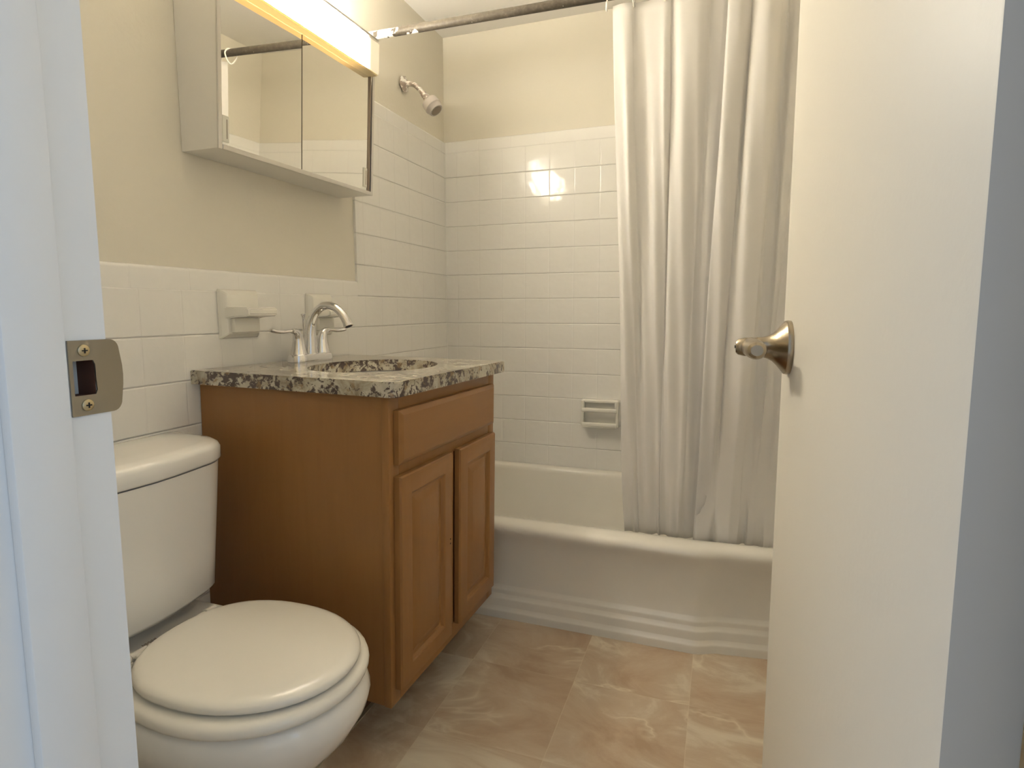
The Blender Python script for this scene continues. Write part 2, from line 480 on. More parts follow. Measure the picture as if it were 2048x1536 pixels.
# ------------------------------------------------------------------ door frame (left and right jambs, head)
ZS = 0.9725                      # height of the latch
bm = bmesh.new()
hy0, hy1, hz0, hz1 = -2.1885, -2.1700, 0.9575, 0.9865   # mortise behind the strike
y0, y1 = YF-0.13, -2.160
add_box(bm, XJ-0.03, y0, 0, XJ, y1, hz0)
add_box(bm, XJ-0.03, y0, hz1, XJ, y1, 2.06)
add_box(bm, XJ-0.03, y0, hz0, XJ, hy0, hz1)
add_box(bm, XJ-0.03, hy1, hz0, XJ, y1, hz1)
bmesh.ops.remove_doubles(bm, verts=bm.verts, dist=1e-5)
add_box(bm, XJ, -2.2365, 0, XJ+0.010, -2.1965, 2.04, 0.0012)      # door stop
j = struct('trim_1', bm, M['trim'])
bm = bmesh.new()
e = 0.0006
add_box(bm, XJ-0.0298, hy0, hz0, XJ-0.0240, hy1, hz1)
add_box(bm, XJ-0.0240, hy0, hz0, XJ-0.0006, hy0+e, hz1); add_box(bm, XJ-0.0240, hy1-e, hz0, XJ-0.0006, hy1, hz1)
add_box(bm, XJ-0.0240, hy0+e, hz0, XJ-0.0006, hy1-e, hz0+e); add_box(bm, XJ-0.0240, hy0+e, hz1-e, XJ-0.0006, hy1-e, hz1)
obj('mortise', bm, M['rawwood'], j)
bm = bmesh.new()
add_box(bm, XJR, y0, 0, XJR+0.02, YF, 2.06)
add_box(bm, XJR-0.010, -2.2365, 0, XJR, -2.1965, 2.04, 0.0012)
struct('trim_2', bm, M['trim'])
bm = bmesh.new(); add_box(bm, XJ, y0, 2.04, XJR, YF, 2.06); struct('trim_4', bm, M['trim'])

# strike plate screwed to the left jamb
sp = thing('strike_plate', 'satin nickel strike plate with a curved lip on the left door jamb', 'strike plate', (XJ, -2.178, ZS))
def plate_outline():
    """(y, z) outline round the latch hole, local to the plate; the lip end is wider curve."""
    h = 0.0288
    pts = [(-0.0125, -h), (0.013, -h)]
    for k in range(6):
        t = -pi/2 + k/5*pi/2*0.82
        pts.append((0.020 + 0.0085*cos(t) - 0.001, -h + 0.0085 + 0.0085*sin(t)))
    pts.append((0.0297, -0.008)); pts.append((0.0302, 0.0)); pts.append((0.0297, 0.008))
    for k in range(6):
        t = pi/2*0.18 + k/5*pi/2*0.82
        pts.append((0.020 + 0.0085*cos(t) - 0.001, h - 0.0085 + 0.0085*sin(t)))
    pts += [(0.013, h), (-0.0125, h)]
    return pts
bm = bmesh.new()
outer = plate_outline()
hole = [(-0.0098, -0.0133), (0.0060, -0.0133), (0.0075, -0.010), (0.0070, 0.0), (0.0070, 0.010), (0.0055, 0.0133), (-0.0098, 0.0133)]
def lip_x(y): return 0.0006 + (max(0, y-0.016)**2)*-9.0
def thick(x): return x
vo = [bm.verts.new((lip_x(y), y, z)) for y, z in outer]
vh = [bm.verts.new((0.0006, y, z)) for y, z in hole]
eo = [bm.edges.new((vo[i], vo[(i+1) % len(vo)])) for i in range(len(vo))]
eh = [bm.edges.new((vh[i], vh[(i+1) % len(vh)])) for i in range(len(vh))]
bmesh.ops.triangle_fill(bm, edges=eo+eh, use_beauty=True)
bm.normal_update()
for f in bm.faces:
    if f.normal.x < 0: f.normal_flip()
r = bmesh.ops.extrude_face_region(bm, geom=list(bm.faces))
for v in [g for g in r['geom'] if isinstance(g, bmesh.types.BMVert)]: v.co.x += 0.0014
obj('plate', bm, M['strike'], sp, smooth=30)
for dz in (0.0210, -0.0210):
    bm = bmesh.new()
    add_lathe(bm, [(0, 0.0046), (0.0012, 0.0044), (0.0018, 0.0030), (0.0019, 0.0)], (0.0017, -0.0012, dz), (1, 0, 0), 24)
    s = obj('screw', bm, M['screw'], sp)
    bm = bmesh.new()
    add_box(bm, 0.0032, -0.0012-0.0005, dz-0.0021, 0.0040, -0.0012+0.0005, dz+0.0021)
    add_box(bm, 0.0032, -0.0012-0.0021, dz-0.0005, 0.0040, -0.0012+0.0021, dz+0.0005)
    obj('screw_slot', bm, M['dark'], s)

# ------------------------------------------------------------------ open door on the right
H = Vector((1.3235, -2.150, 0.012)); F_ = Vector((1.2955, -1.548, 0.012))
dv = (F_-H); LEN = dv.length
ang = math.atan2(dv.y, dv.x) - pi/2
bm = bmesh.new(); add_box(bm, 0, 0, 0, 0.035, LEN, 2.01, 0.0018)
door = struct('door_1', bm, M['door'])
door.data.materials.append(M['door_edge_shade'])
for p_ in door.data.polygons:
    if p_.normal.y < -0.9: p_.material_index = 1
door.location = H; door.rotation_euler = (0, 0, ang)
# lever handle set on the hall face (local -x), 60 mm in from the free edge
kz = ZS - H.z
bm = bmesh.new()
ky = LEN-0.062
add_lathe(bm, [(0, 0.0365), (0.004, 0.0370), (0.007, 0.0362), (0.010, 0.0325), (0.016, 0.0250), (0.022, 0.0190), (0.028, 0.0158), (0.034, 0.0142), (0.042, 0.0136)],
          (0, ky, kz), (-1, 0, 0), 40)
ros = obj('door_handle', bm, M['nickel'], door)
bm = bmesh.new()
path = [(0.016, 0.007), (0.012, 0.0118), (0.002, 0.0134), (-0.02, 0.0132), (-0.05, 0.0128), (-0.068, 0.0122), (-0.075, 0.0105), (-0.078, 0.007)]
rings = []
for yy, r in path:
    rings.append([Vector((-0.049 + cos(2*pi*k/24)*r*1.08, ky + yy, kz + sin(2*pi*k/24)*r)) for k in range(24)])
add_loft(bm, rings)
obj('lever_arm', bm, M['nickel'], ros)
bm = bmesh.new()
add_lathe(bm, [(0.038, 0.0132), (0.058, 0.0128), (0.066, 0.0110), (0.069, 0.0080), (0.070, 0.0)], (0, ky, kz), (-1, 0, 0), 28)
obj('lever_hub', bm, M['nickel'], ros)
bm = bmesh.new(); add_lathe(bm, [(0.0695, 0.0021), (0.0706, 0.0021)], (0, ky, kz), (-1, 0, 0), 14)
obj('release_hole', bm, M['label'], ros)
# the low hinge barrel at the door's back edge
for z in (0.18, 0.66, 1.72):
    bm = bmesh.new()
    add_tube(bm, [(0.0405, -0.004, z), (0.0405, -0.004, z+0.09)], 0.0052, 14)
    obj('hinge_barrel', bm, M['brass'], door)

# ------------------------------------------------------------------ bathtub
tub = thing('bathtub', 'white enamel bathtub set between walls along the back of the room', 'bathtub', (0.76, -0.37, 0))
def tub_shift(x):
    t = min(1, max(0, (x-1.165)/0.075)); s = t*t*(3-2*t)
    return 0.026*s + 0.14*max(0, x-1.24)
bm = bmesh.new()
prof = [(-0.757, 0.0), (-0.757, 0.022), (-0.7565, 0.025), (-0.7555, 0.027), (-0.7490, 0.037), (-0.7485, 0.040), (-0.7485, 0.062), (-0.7480, 0.065), (-0.7470, 0.067), (-0.7410, 0.077), (-0.7405, 0.080), (-0.7405, 0.089),
        (-0.7400, 0.092), (-0.7390, 0.094), (-0.7330, 0.104), (-0.7320, 0.108), (-0.731, 0.16), (-0.734, 0.235), (-0.739, 0.262), (-0.745, 0.276), (-0.7515, 0.288), (-0.755, 0.299), (-0.755, 0.307), (-0.751, 0.316), (-0.744, 0.322), (-0.733, 0.3255),
        (-0.710, 0.327), (-0.690, 0.3265), (-0.682, 0.324), (-0.676, 0.318)]
xs = [0.0 + i*XR/120 for i in range(121)]
rings = []
for x in xs:
    rings.append([Vector((x-0.76, y + 0.37 + (tub_shift(x) if z < 0.25 else tub_shift(x)*0.75 if y < -0.72 else tub_shift(x)*0.3), z)) for y, z in prof])
add_loft(bm, rings, False, False, closed=False)
# basin: rounded-rectangle rings from the rim opening down
def rrect(x0, x1, y0, y1, r, z, n=8):
    pts = []
    for cx, cy, a0 in ((x1-r, y1-r, 0), (x0+r, y1-r, pi/2), (x0+r, y0+r, pi), (x1-r, y0+r, 1.5*pi)):
        for k in range(n):
            a = a0 + k/(n-1)*pi/2
            pts.append(Vector((cx+r*cos(a)-0.76, cy+r*sin(a)+0.37, z)))
    return pts
IX0, IX1, IY0, IY1 = 0.07, 1.42, -0.676, -0.045
basin = [rrect(IX0, IX1, IY0, IY1, 0.10, 0.318), rrect(IX0+0.004, IX1-0.004, IY0+0.004, IY1-0.004, 0.10, 0.305), rrect(IX0+0.02, IX1-0.04, IY0+0.015, IY1-0.012, 0.10, 0.22),
         rrect(IX0+0.05, IX1-0.12, IY0+0.04, IY1-0.03, 0.11, 0.10), rrect(IX0+0.08, IX1-0.17, IY0+0.07, IY1-0.06, 0.11, 0.06), rrect(IX0+0.14, IX1-0.25, IY0+0.13, IY1-0.12, 0.11, 0.05)]
add_loft(bm, basin, False, True)
# rim deck round the opening: from the inner lip out to the walls
inner = rrect(IX0, IX1, IY0, IY1, 0.10, 0.318)
mid = rrect(IX0-0.006, IX1+0.006, IY0-0.006, IY1+0.006, 0.104, 0.3255)
outer_r = []
for p in mid:
    x = p.x+0.76; y = p.y-0.37
    if y > -0.37 and (x > IX0+0.09 and x < IX1-0.09): q = (x, -0.002)
    elif y <= -0.37 and (x > IX0+0.09 and x < IX1-0.09): q = (x, -0.70)
    else:
        q = (0.002 if x < 0.76 else XR-0.002, y)
        cx = IX0+0.10 if x < 0.76 else IX1-0.10
        cy = IY1-0.10 if y > -0.37 else IY0+0.10
        dx, dy = x-cx, y-cy
        ex = 0.002 if x < 0.76 else XR-0.002; ey = -0.002 if y > -0.37 else -0.70
        if (y > cy and y > -0.37) or (y < cy and y <= -0.37):
            L = sqrt(dx*dx+dy*dy) or 1
            tx = (ex-cx)/(dx/L) if abs(dx) > 1e-6 else 1e9
            ty = (ey-cy)/(dy/L) if abs(dy) > 1e-6 else 1e9
            t = min(tx, ty); q = (cx+dx/L*t, cy+dy/L*t)
    outer_r.append(Vector((q[0]-0.76, q[1]+0.37, 0.3265)))
add_loft(bm, [inner, mid, outer_r], False, False)
bmesh.ops.remove_doubles(bm, verts=bm.verts, dist=1e-5)
obj('tub_shell', bm, M['enamel'], tub, smooth=50)
bm = bmesh.new()
add_lathe(bm, [(0, 0.024), (0.003, 0.023), (0.004, 0.012), (0.003, 0.0)], (0.30-0.76, -0.36+0.37, 0.0505), (0, 0, 1), 24)
obj('drain', bm, M['chrome'], tub)

# ------------------------------------------------------------------ shower rod, curtain, rings
rod_p0 = Vector((-0.006, -0.722, 1.9245)); rod_p1 = Vector((XR+0.006, -0.722, 1.9085))
rod = thing('shower_rod', 'worn brown metal shower curtain rod spanning above the tub', 'shower rod', (0, -0.722, 1.92))
def loc_to(o, v): return Vector(v) - Vector(o.location)
bm = bmesh.new()
add_tube(bm, [loc_to(rod, rod_p0.lerp(rod_p1, k/12)) for k in range(13)], 0.0132, 20)
obj('pole', bm, M['rod'], rod)
for p, ax in ((rod_p0, 1), (rod_p1, -1)):
    bm = bmesh.new(); add_lathe(bm, [(0.0, 0.027), (0.004, 0.0265), (0.008, 0.019), (0.020, 0.016)], loc_to(rod, p), (ax, 0, 0), 28)
    obj('flange', bm, M['chip'], rod)

def rod_z(x): return rod_p0.z + (rod_p1.z-rod_p0.z)*(x-rod_p0.x)/(rod_p1.x-rod_p0.x)

ctrl = [  # x along the rod, fold depth (minus = towards the room)
 (0.885, 0.002), (0.905, -0.012), (0.925, -0.014), (0.941, -0.006), (0.950, 0.008), (0.968, 0.011), (0.990, 0.007), (1.015, -0.002), (1.034, -0.006), (1.046, 0.000),
 (1.050, 0.010), (1.056, 0.002), (1.075, -0.013), (1.100, -0.019), (1.124, -0.015), (1.140, -0.004), (1.152, 0.013), (1.172, 0.019), (1.205, 0.021), (1.238, 0.018), (1.240, -0.004),
 (1.212, -0.026), (1.198, -0.044), (1.206, -0.060), (1.228, -0.064), (1.246, -0.050), (1.255, -0.030), (1.263, -0.042), (1.284, -0.064), (1.308, -0.066), (1.326, -0.046),
 (1.330, -0.014), (1.344, 0.008), (1.360, 0.002), (1.372, -0.016), (1.385, -0.014), (1.398, 0.008), (1.420, 0.012), (1.440, -0.012), (1.462, 0.010), (1.490, -0.006)]
cc = smooth_curve(ctrl, 6)
bm = bmesh.new()
ZT, ZB = 1.885, 0.300
NR = 60
rows = []
for r in range(NR+1):
    t = r/NR                       # 0 top .. 1 bottom
    z = ZT + (ZB-ZT)*t
    row = []
    for i, (x, d) in enumerate(cc):
        s = (x-0.885)/0.6
        shift = (0.052*(1-min(1, s/0.52)) - 0.050*min(1, s/0.52))*t**1.1
        if x > 1.33: shift *= max(0, 1-(x-1.33)/0.16)
        amp = (0.85 + 0.25*sin(t*2.2+0.3) - 0.35*t)*(0.62 if x < 1.19 and d > -0.02 else 0.8)
        if t < 0.10: amp *= 0.75 + 2.5*t
        wob = 0.004*sin(i*0.21 + t*5.0) + 0.003*sin(i*0.5 - t*9)
        yb = -0.722 + 0.085*t + (0.022*(t-0.9)/0.1 if t > 0.9 else 0)
        y = min(yb + d*amp + wob*min(1, t*4), 9)
        if x > 1.33: x = 1.33 + (x-1.33)*(1-0.62*t)
        lim = -0.652 + 0.5*max(0, x-1.30)
        w = min(1, max(0, (0.85-z)/0.45)); w = w*w*(3-2*w)
        y = y + (max(y, lim)-y)*w
        row.append(bm.verts.new((x + shift + wob*0.5, y, z + 0.004*sin(i*0.3)*(t if t > .97 else 0))))
    rows.append(row)
for a, b in zip(rows, rows[1:]):
    for i in range(len(a)-1):
        bm.faces.new((a[i], a[i+1], b[i+1], b[i]))
cur = obj('shower_curtain', bm, M['curtain'], None, smooth=180)
md = cur.modifiers.new('cloth_thickness', 'SOLIDIFY'); md.thickness = 0.0012
tag(cur, 'white shower curtain bunched in folds at the door end of the rod', 'shower curtain')

def make_ring():
    bm = bmesh.new()
    pts = []
    for k in range(28):
        a = 2*pi*k/28
        rx = 0.0225; rz = 0.030 if sin(a) < 0 else 0.0225
        pts.append((0, cos(a)*rx*(1-0.35*max(0, -sin(a))), sin(a)*rz - 0.006))
    add_tube(bm, pts, 0.0026, 10, close=True)
    return bm
ring0 = None
for k, x in enumerate((0.868, 0.945, 1.03, 1.12, 1.20, 1.262, 1.33, 1.40, 1.47)):
    lab = 'white plastic ring on the rod at the free edge of the curtain' if k == 0 else 'white plastic ring holding the bunched part of the shower curtain'
    if ring0 is None:
        ring0 = obj('curtain_ring', make_ring(), M['plastic']); o = ring0
    else:
        o = ring0.copy(); COL.objects.link(o)
    o.location = (x, -0.722, rod_z(x)-0.0035)
    o.rotation_euler = (0, 0, 0.25*((k % 3)-1) + (0.5 if k == 0 else 0))
    tag(o, lab, 'curtain ring', 'curtain rings on the shower rod')

# ------------------------------------------------------------------ shower head
sh = thing('shower', 'small grey shower head on a chipped painted arm high on the wall', 'shower head', (0, -0.360, 1.908))
bm = bmesh.new()
n6 = []
for d, r in ((-0.001, 0.032), (0.004, 0.032), (0.010, 0.020), (0.014, 0.013)):
    n6.append([Vector((d, cos(2*pi*k/6+0.3)*r, sin(2*pi*k/6+0.3)*r)) for k in range(6)])
add_loft(bm, n6)
obj('flange', bm, M['chip'], sh)
bm = bmesh.new()
arm = smooth_curve([(0.0, 0, 0), (0.03, 0, -0.003), (0.052, 0, -0.013), (0.075, 0, -0.036), (0.090, 0, -0.053)], 5)
add_tube(bm, arm, 0.0095, 18)
obj('arm', bm, M['chip'], sh)
hd = Vector((0.62, 0.0, -0.785)).normalized()
bm = bmesh.new()
o0 = Vector((0.084, 0, -0.046))
add_lathe(bm, [(0, 0.012), (0.010, 0.0135), (0.014, 0.012), (0.020, 0.0150), (0.030, 0.0150)], o0, hd, 24)
obj('swivel_nut', bm, M['chip'], sh)
bm = bmesh.new()
add_lathe(bm, [(0.028, 0.0140), (0.034, 0.020), (0.042, 0.0315), (0.045, 0.0325), (0.066, 0.0330), (0.068, 0.0342), (0.071, 0.0342), (0.073, 0.032), (0.087, 0.0285), (0.090, 0.0270)], o0, hd, 36)
head = obj('spray_head', bm, M['head'], sh)
bm = bmesh.new()
add_lathe(bm, [(0.0885, 0.0225), (0.0912, 0.0215), (0.0912, 0.0)], o0, hd, 28)
obj('spray_face', bm, M['print'], head)

# ------------------------------------------------------------------ ceramic fittings
# soap dish on the tub wall
sd = thing('soap_dish', 'white ceramic soap dish with a grab bar on the tub wall', 'soap dish', (0.732, 0.0, 0.580))
bm = bmesh.new()
w, h = 0.079, 0.061
add_box(bm, -w, -0.010, -h, w, 0.0, h, 0.004)                      # back plate
add_box(bm, -w+0.004, -0.014, -h+0.004, w-0.004, -0.008, h-0.004, 0.003)
add_box(bm, -w, -0.036, h-0.015, w, -0.004, h, 0.006, 3)
for s_ in (-1, 1): add_box(bm, s_*(w-0.007)-0.007, -0.046, 0.010, s_*(w-0.007)+0.007, -0.006, h-0.004, 0.005)
obj('back_plate', bm, M['ceramic'], sd)
bm = bmesh.new()                                                    # lower tray with cheeks
add_box(bm, -w+0.004, -0.050, -h+0.002, w-0.004, -0.010, -h+0.014, 0.005)
add_box(bm, -w+0.004, -0.050, -h+0.004, w-0.004, -0.042, -h+0.024, 0.0035)
rings = []
obj('tray', bm, M['ceramic'], sd)
for s in (-1, 1):
    bm = bmesh.new()
    add_box(bm, s*(w-0.005)-0.006, -0.046, -h+0.006, s*(w-0.005)+0.006-0.0, -0.010, h-0.012, 0.005)
    obj('cheek', bm, M['ceramic'], sd)
bm = bmesh.new()
add_box(bm, -w+0.002, -0.054, 0.008, w-0.002, -0.040, 0.026, 0.006, 3)
obj('grab_bar', bm, M['ceramic'], sd)

def wall_holder(name, label, cat, y, z, wy, hz, shelf_d, holes):
    t = thing(name, label, cat, (0.0, y, z))
    bm = bmesh.new()
    add_loft(bm, [[Vector((xx, sy*(wy-i_), sz*(hz-i_))) for sy, sz in ((-1, -1), (1, -1), (1, 1), (-1, 1))] for xx, i_ in ((0.0, 0.0), (0.006, 0.001), (0.011, 0.005), (0.020, 0.012), (0.022, 0.015))])
    bmesh.ops.bevel(bm, geom=list(bm.edges), offset=0.0018, segments=2, affect='EDGES')
    obj('back_plate', bm, M['ceramic'], t)
    bm = bmesh.new()
    # shelf: narrows a little towards the front
    rings = []
    for xx, hw, z0, z1 in ((0.014, wy-0.008, -0.014, 0.018), (0.040, wy-0.010, -0.009, 0.017), (shelf_d-0.006, wy-0.013, -0.006, 0.017), (shelf_d, wy-0.017, -0.002, 0.013)):
        rr = []
        for (sy, sz) in ((-1, 0), (1, 0), (1, 1), (-1, 1)):
            rr.append(Vector((xx, sy*hw, z0 if sz == 0 else z1)))
        rings.append(rr)
    add_loft(bm, rings)
    es = list(bm.edges); bmesh.ops.bevel(bm, geom=es, offset=0.003, segments=2, affect='EDGES')
    s = obj('shelf', bm, M['ceramic'], t)
    bm = bmesh.new()
    add_box(bm, 0.018, -wy+0.022, -hz+0.016, 0.034, wy-0.022, -0.010, 0.004)
    obj('bracket', bm, M['ceramic'], t)
    for hy, hr in holes:
        bm = bmesh.new(); add_lathe(bm, [(0.0, hr), (0.0006, hr)], (shelf_d*0.6, hy, 0.0169), (0, 0, 1), 20)
        obj('hole', bm, M['dark'], s)
    return t
wall_holder('soap_holder', 'white ceramic wall shelf left of the faucet, nearer the toilet', 'soap holder', -1.266, 1.014, 0.066, 0.064, 0.088, ())
wall_holder('toothbrush_holder', 'white ceramic wall shelf directly behind the chrome faucet', 'toothbrush holder', -0.936, 1.010, 0.060, 0.066, 0.080, ((-0.034, 0.006), (0.034, 0.006), (-0.012, 0.006), (0.012, 0.006)))

# ------------------------------------------------------------------ vanity, worktop, sink, faucet (all share the cabinet's slight lean)
VR = Euler((radians(-0.563), radians(0.589), radians(-0.992)), 'XYZ')
VO = Vector((0.001, -1.423, 0.879))                 # back left corner of the worktop's top face
VM = VR.to_matrix()
TH = 0.033
def van(name, label, cat, a, b, c):
    return thing(name, label, cat, VO + VM @ Vector((a, b, c)), VR)

# cabinet: origin at its foot, local z of worktop top = +0.879-ish
VZ = 0.870
cab = van('vanity_cabinet', 'honey brown wooden vanity cabinet under the granite top', 'vanity cabinet', 0, 0, -VZ)
fx = 0.544; y0c, y1c = 0.020, 0.610; zt = VZ-TH-0.001; zb = VZ-0.748
bm = bmesh.new()
add_box(bm, 0.002, y0c+0.004, zb, fx-0.019, y0c+0.018, zt)           # sides
add_box(bm, 0.002, y1c-0.018, zb, fx-0.019, y1c-0.004, zt)
add_box(bm, 0.004, y0c+0.018, zb, fx-0.019, y1c-0.018, zb+0.015)     # bottom
add_box(bm, 0.002, y0c+0.018, zb, 0.010, y1c-0.018, zt)              # back
obj('carcass', bm, M['wood'], cab)
bm = bmesh.new()
def ff(ya, yb, za, zb_): add_box(bm, fx-0.019, ya, za, fx, yb, zb_, 0.0015)
ff(y0c, y0c+0.040, zb, zt); ff(y1c-0.040, y1c, zb, zt)
ff(y0c+0.040, y1c-0.040, zt-0.040, zt); ff(y0c+0.040, y1c-0.040, zb, zb+0.045); ff(y0c+0.040, y1c-0.040, VZ-0.222, VZ-0.180)
ff(0.296, 0.334, zb+0.045, VZ-0.222)
obj('face_frame', bm, M['wood'], cab)
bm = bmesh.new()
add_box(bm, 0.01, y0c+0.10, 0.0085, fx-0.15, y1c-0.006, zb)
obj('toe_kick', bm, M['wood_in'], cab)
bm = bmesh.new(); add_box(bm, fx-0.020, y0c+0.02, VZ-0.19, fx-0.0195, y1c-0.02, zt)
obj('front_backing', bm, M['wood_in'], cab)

def raised_panel(ya, yb, za, zb_, stile, name, mat):
    """A framed door: flat stiles, a routed groove, a raised field."""
    bm = bmesh.new()
    def ring(ins, x): return [Vector((x, ya+ins, za+ins)), Vector((x, yb-ins, za+ins)), Vector((x, yb-ins, zb_-ins)), Vector((x, ya+ins, zb_-ins))]
    x0 = fx+0.0008
    add_loft(bm, [ring(0.0, x0), ring(0.0, x0+0.013), ring(0.003, x0+0.0175), ring(0.009, x0+0.019), ring(stile-0.008, x0+0.019), ring(stile-0.004, x0+0.0165), ring(stile, x0+0.0105),
                  ring(stile+0.008, x0+0.0100), ring(stile+0.030, x0+0.0165), ring(stile+0.033, x0+0.0170)])
    o = obj(name, bm, mat, cab, smooth=20)
    return o
d1 = raised_panel(0.038, 0.291, VZ-0.711, VZ-0.214, 0.052, 'door', M['wood'])
d2 = raised_panel(0.338, 0.584, VZ-0.706, VZ-0.216, 0.052, 'door', M['wood'])
bm = bmesh.new(); add_lathe(bm, [(0, 0.0022), (0.0006, 0.0022)], (fx+0.0198, 0.276, VZ-0.44), (1, 0, 0), 10)
add_lathe(bm, [(0, 0.0022), (0.0006, 0.0022)], (fx+0.0198, 0.276, VZ-0.452), (1, 0, 0), 10)
obj('knob_hole', bm, M['dark'], d1)
bm = bmesh.new()
ya, yb, za, zb2 = 0.038, 0.576, VZ-0.187, VZ-0.066
def ring(ins, x): return [Vector((x, ya+ins, za+ins)), Vector((x, yb-ins, za+ins)), Vector((x, yb-ins, zb2-ins)), Vector((x, ya+ins, zb2-ins))]
add_loft(bm, [ring(0, fx+0.0008), ring(0, fx+0.013), ring(0.004, fx+0.0165), ring(0.010, fx+0.0190), ring(0.011, fx+0.0195)])
obj('drawer_front', bm, M['wood_h'], cab, smooth=20)

# worktop with an oval cut-out
CW, CD = 0.63, 0.573
SX, SY, AX, AY = 0.310, 0.325, 0.155, 0.205
top = van('countertop', 'speckled granite worktop with an oval sink cut-out on the vanity', 'countertop', 0, 0, -TH)
bm = bmesh.new()
rc = 0.022
def corner_outline():
    pts = [(0.0, 0.0)]
    for k in range(7):
        a = -pi/2 + k/6*pi/2; pts.append((CD-rc+rc*cos(a), rc+rc*sin(a)))
    for k in range(7):
        a = k/6*pi/2; pts.append((CD-0.006+0.006*cos(a), CW-0.006+0.006*sin(a)))
    pts.append((0.0, CW))
    return pts
co = corner_outline()
NE = 72
hl = [(SX+AX*cos(2*pi*k/NE), SY+AY*sin(2*pi*k/NE)) for k in range(NE)]
vo = [bm.verts.new((x, y, TH)) for x, y in co]; vh = [bm.verts.new((x, y, TH)) for x, y in hl]
eo = [bm.edges.new((vo[i], vo[(i+1) % len(vo)])) for i in range(len(vo))]
eh = [bm.edges.new((vh[i], vh[(i+1) % NE])) for i in range(NE)]
bmesh.ops.triangle_fill(bm, edges=eo+eh, use_beauty=True)
bm.normal_update()
for f in bm.faces:
    if f.normal.z < 0: f.normal_flip()
r = bmesh.ops.extrude_face_region(bm, geom=list(bm.faces))
for v in [g for g in r['geom'] if isinstance(g, bmesh.types.BMVert)]: v.co.z -= TH
bmesh.ops.recalc_face_normals(bm, faces=bm.faces)
es = [e for e in bm.edges if e.calc_face_angle(0) > 1.0 and abs(e.verts[0].co.z - e.verts[1].co.z) < 1e-5 and e.verts[0].co.z > TH*0.5 and max(e.verts[0].co.x, e.verts[1].co.x) > 0.001]
bmesh.ops.bevel(bm, geom=es, offset=0.0022, segments=2, affect='EDGES')
obj('slab', bm, M['granite'], top, smooth=30)

sink = van('sink_basin', 'white oval sink basin mounted under the granite worktop', 'sink', SX, SY, -TH-0.0006)
bm = bmesh.new()
def ell(sx, sy, z): return [Vector((sx*cos(2*pi*k/48), sy*sin(2*pi*k/48), z)) for k in range(48)]
add_loft(bm, [ell(AX+0.024, AY+0.024, -0.0), ell(AX+0.006, AY+0.006, -0.001), ell(AX, AY, -0.008), ell(AX-0.010, AY-0.010, -0.045), ell(AX-0.035, AY-0.042, -0.095), ell(AX-0.08, AY-0.11, -0.125), ell(0.025, 0.025, -0.132)], False, True)
o = obj('basin', bm, M['porcelain'], sink)
bm = bmesh.new(); add_lathe(bm, [(0, 0.024), (0.003, 0.022), (0.003, 0.0)], (0, 0, -0.1318), (0, 0, 1), 24); obj('drain', bm, M['chrome'], sink)

# faucet
fa = van('faucet', 'chrome two-handle faucet with a high arched spout on the worktop', 'faucet', 0.068, 0.352, 0.0004)
bm = bmesh.new()
def stad(hw, hl_, z, n=10):
    pts = []
    for k in range(n): a = -pi/2 + k/(n-1)*pi; pts.append(Vector((hw*sin(a)*1.0, hl_ + hw*cos(a), z)))
    for k in range(n): a = pi/2 + k/(n-1)*pi; pts.append(Vector((hw*sin(a)*1.0, -hl_ + hw*cos(a), z)))
    return pts
add_loft(bm, [stad(0.030, 0.052, 0), stad(0.030, 0.052, 0.014), stad(0.028, 0.051, 0.021), stad(0.024, 0.049, 0.023)])
obj('base_plate', bm, M['chrome'], fa, smooth=30)
bm = bmesh.new()
sp_pts = [(0.0, 0, 0.017), (0.0, 0, 0.045), (0.001, 0, 0.085), (0.008, 0, 0.118), (0.026, 0, 0.146), (0.053, 0, 0.161), (0.084, 0, 0.159), (0.110, 0, 0.142), (0.127, 0, 0.120), (0.135, 0, 0.104)]
sp_r = [0.0210, 0.0188, 0.0158, 0.0132, 0.0118, 0.0115, 0.0114, 0.0116, 0.0128, 0.0142]
full = smooth_curve([(*p, r) for p, r in zip(sp_pts, sp_r)], 6)
add_tube(bm, [q[:3] for q in full], [q[3] for q in full], 24)
spout = obj('spout', bm, M['chrome'], fa)
bm = bmesh.new(); add_lathe(bm, [(0, 0.0105), (0.0012, 0.0100)], (0.1350, 0, 0.1042), (0.45, 0, -0.89), 20); obj('aerator', bm, M['dark'], spout)
bm = bmesh.new(); add_tube(bm, [(-0.024, 0, 0.016), (-0.024, 0, 0.124)], 0.0028, 10); add_lathe(bm, [(0, 0.003), (0.006, 0.0042), (0.013, 0.0072), (0.015, 0.0068), (0.016, 0.004)], (-0.024, 0, 0.122), (0, 0, 1), 14)
obj('lift_rod', bm, M['chrome'], fa)
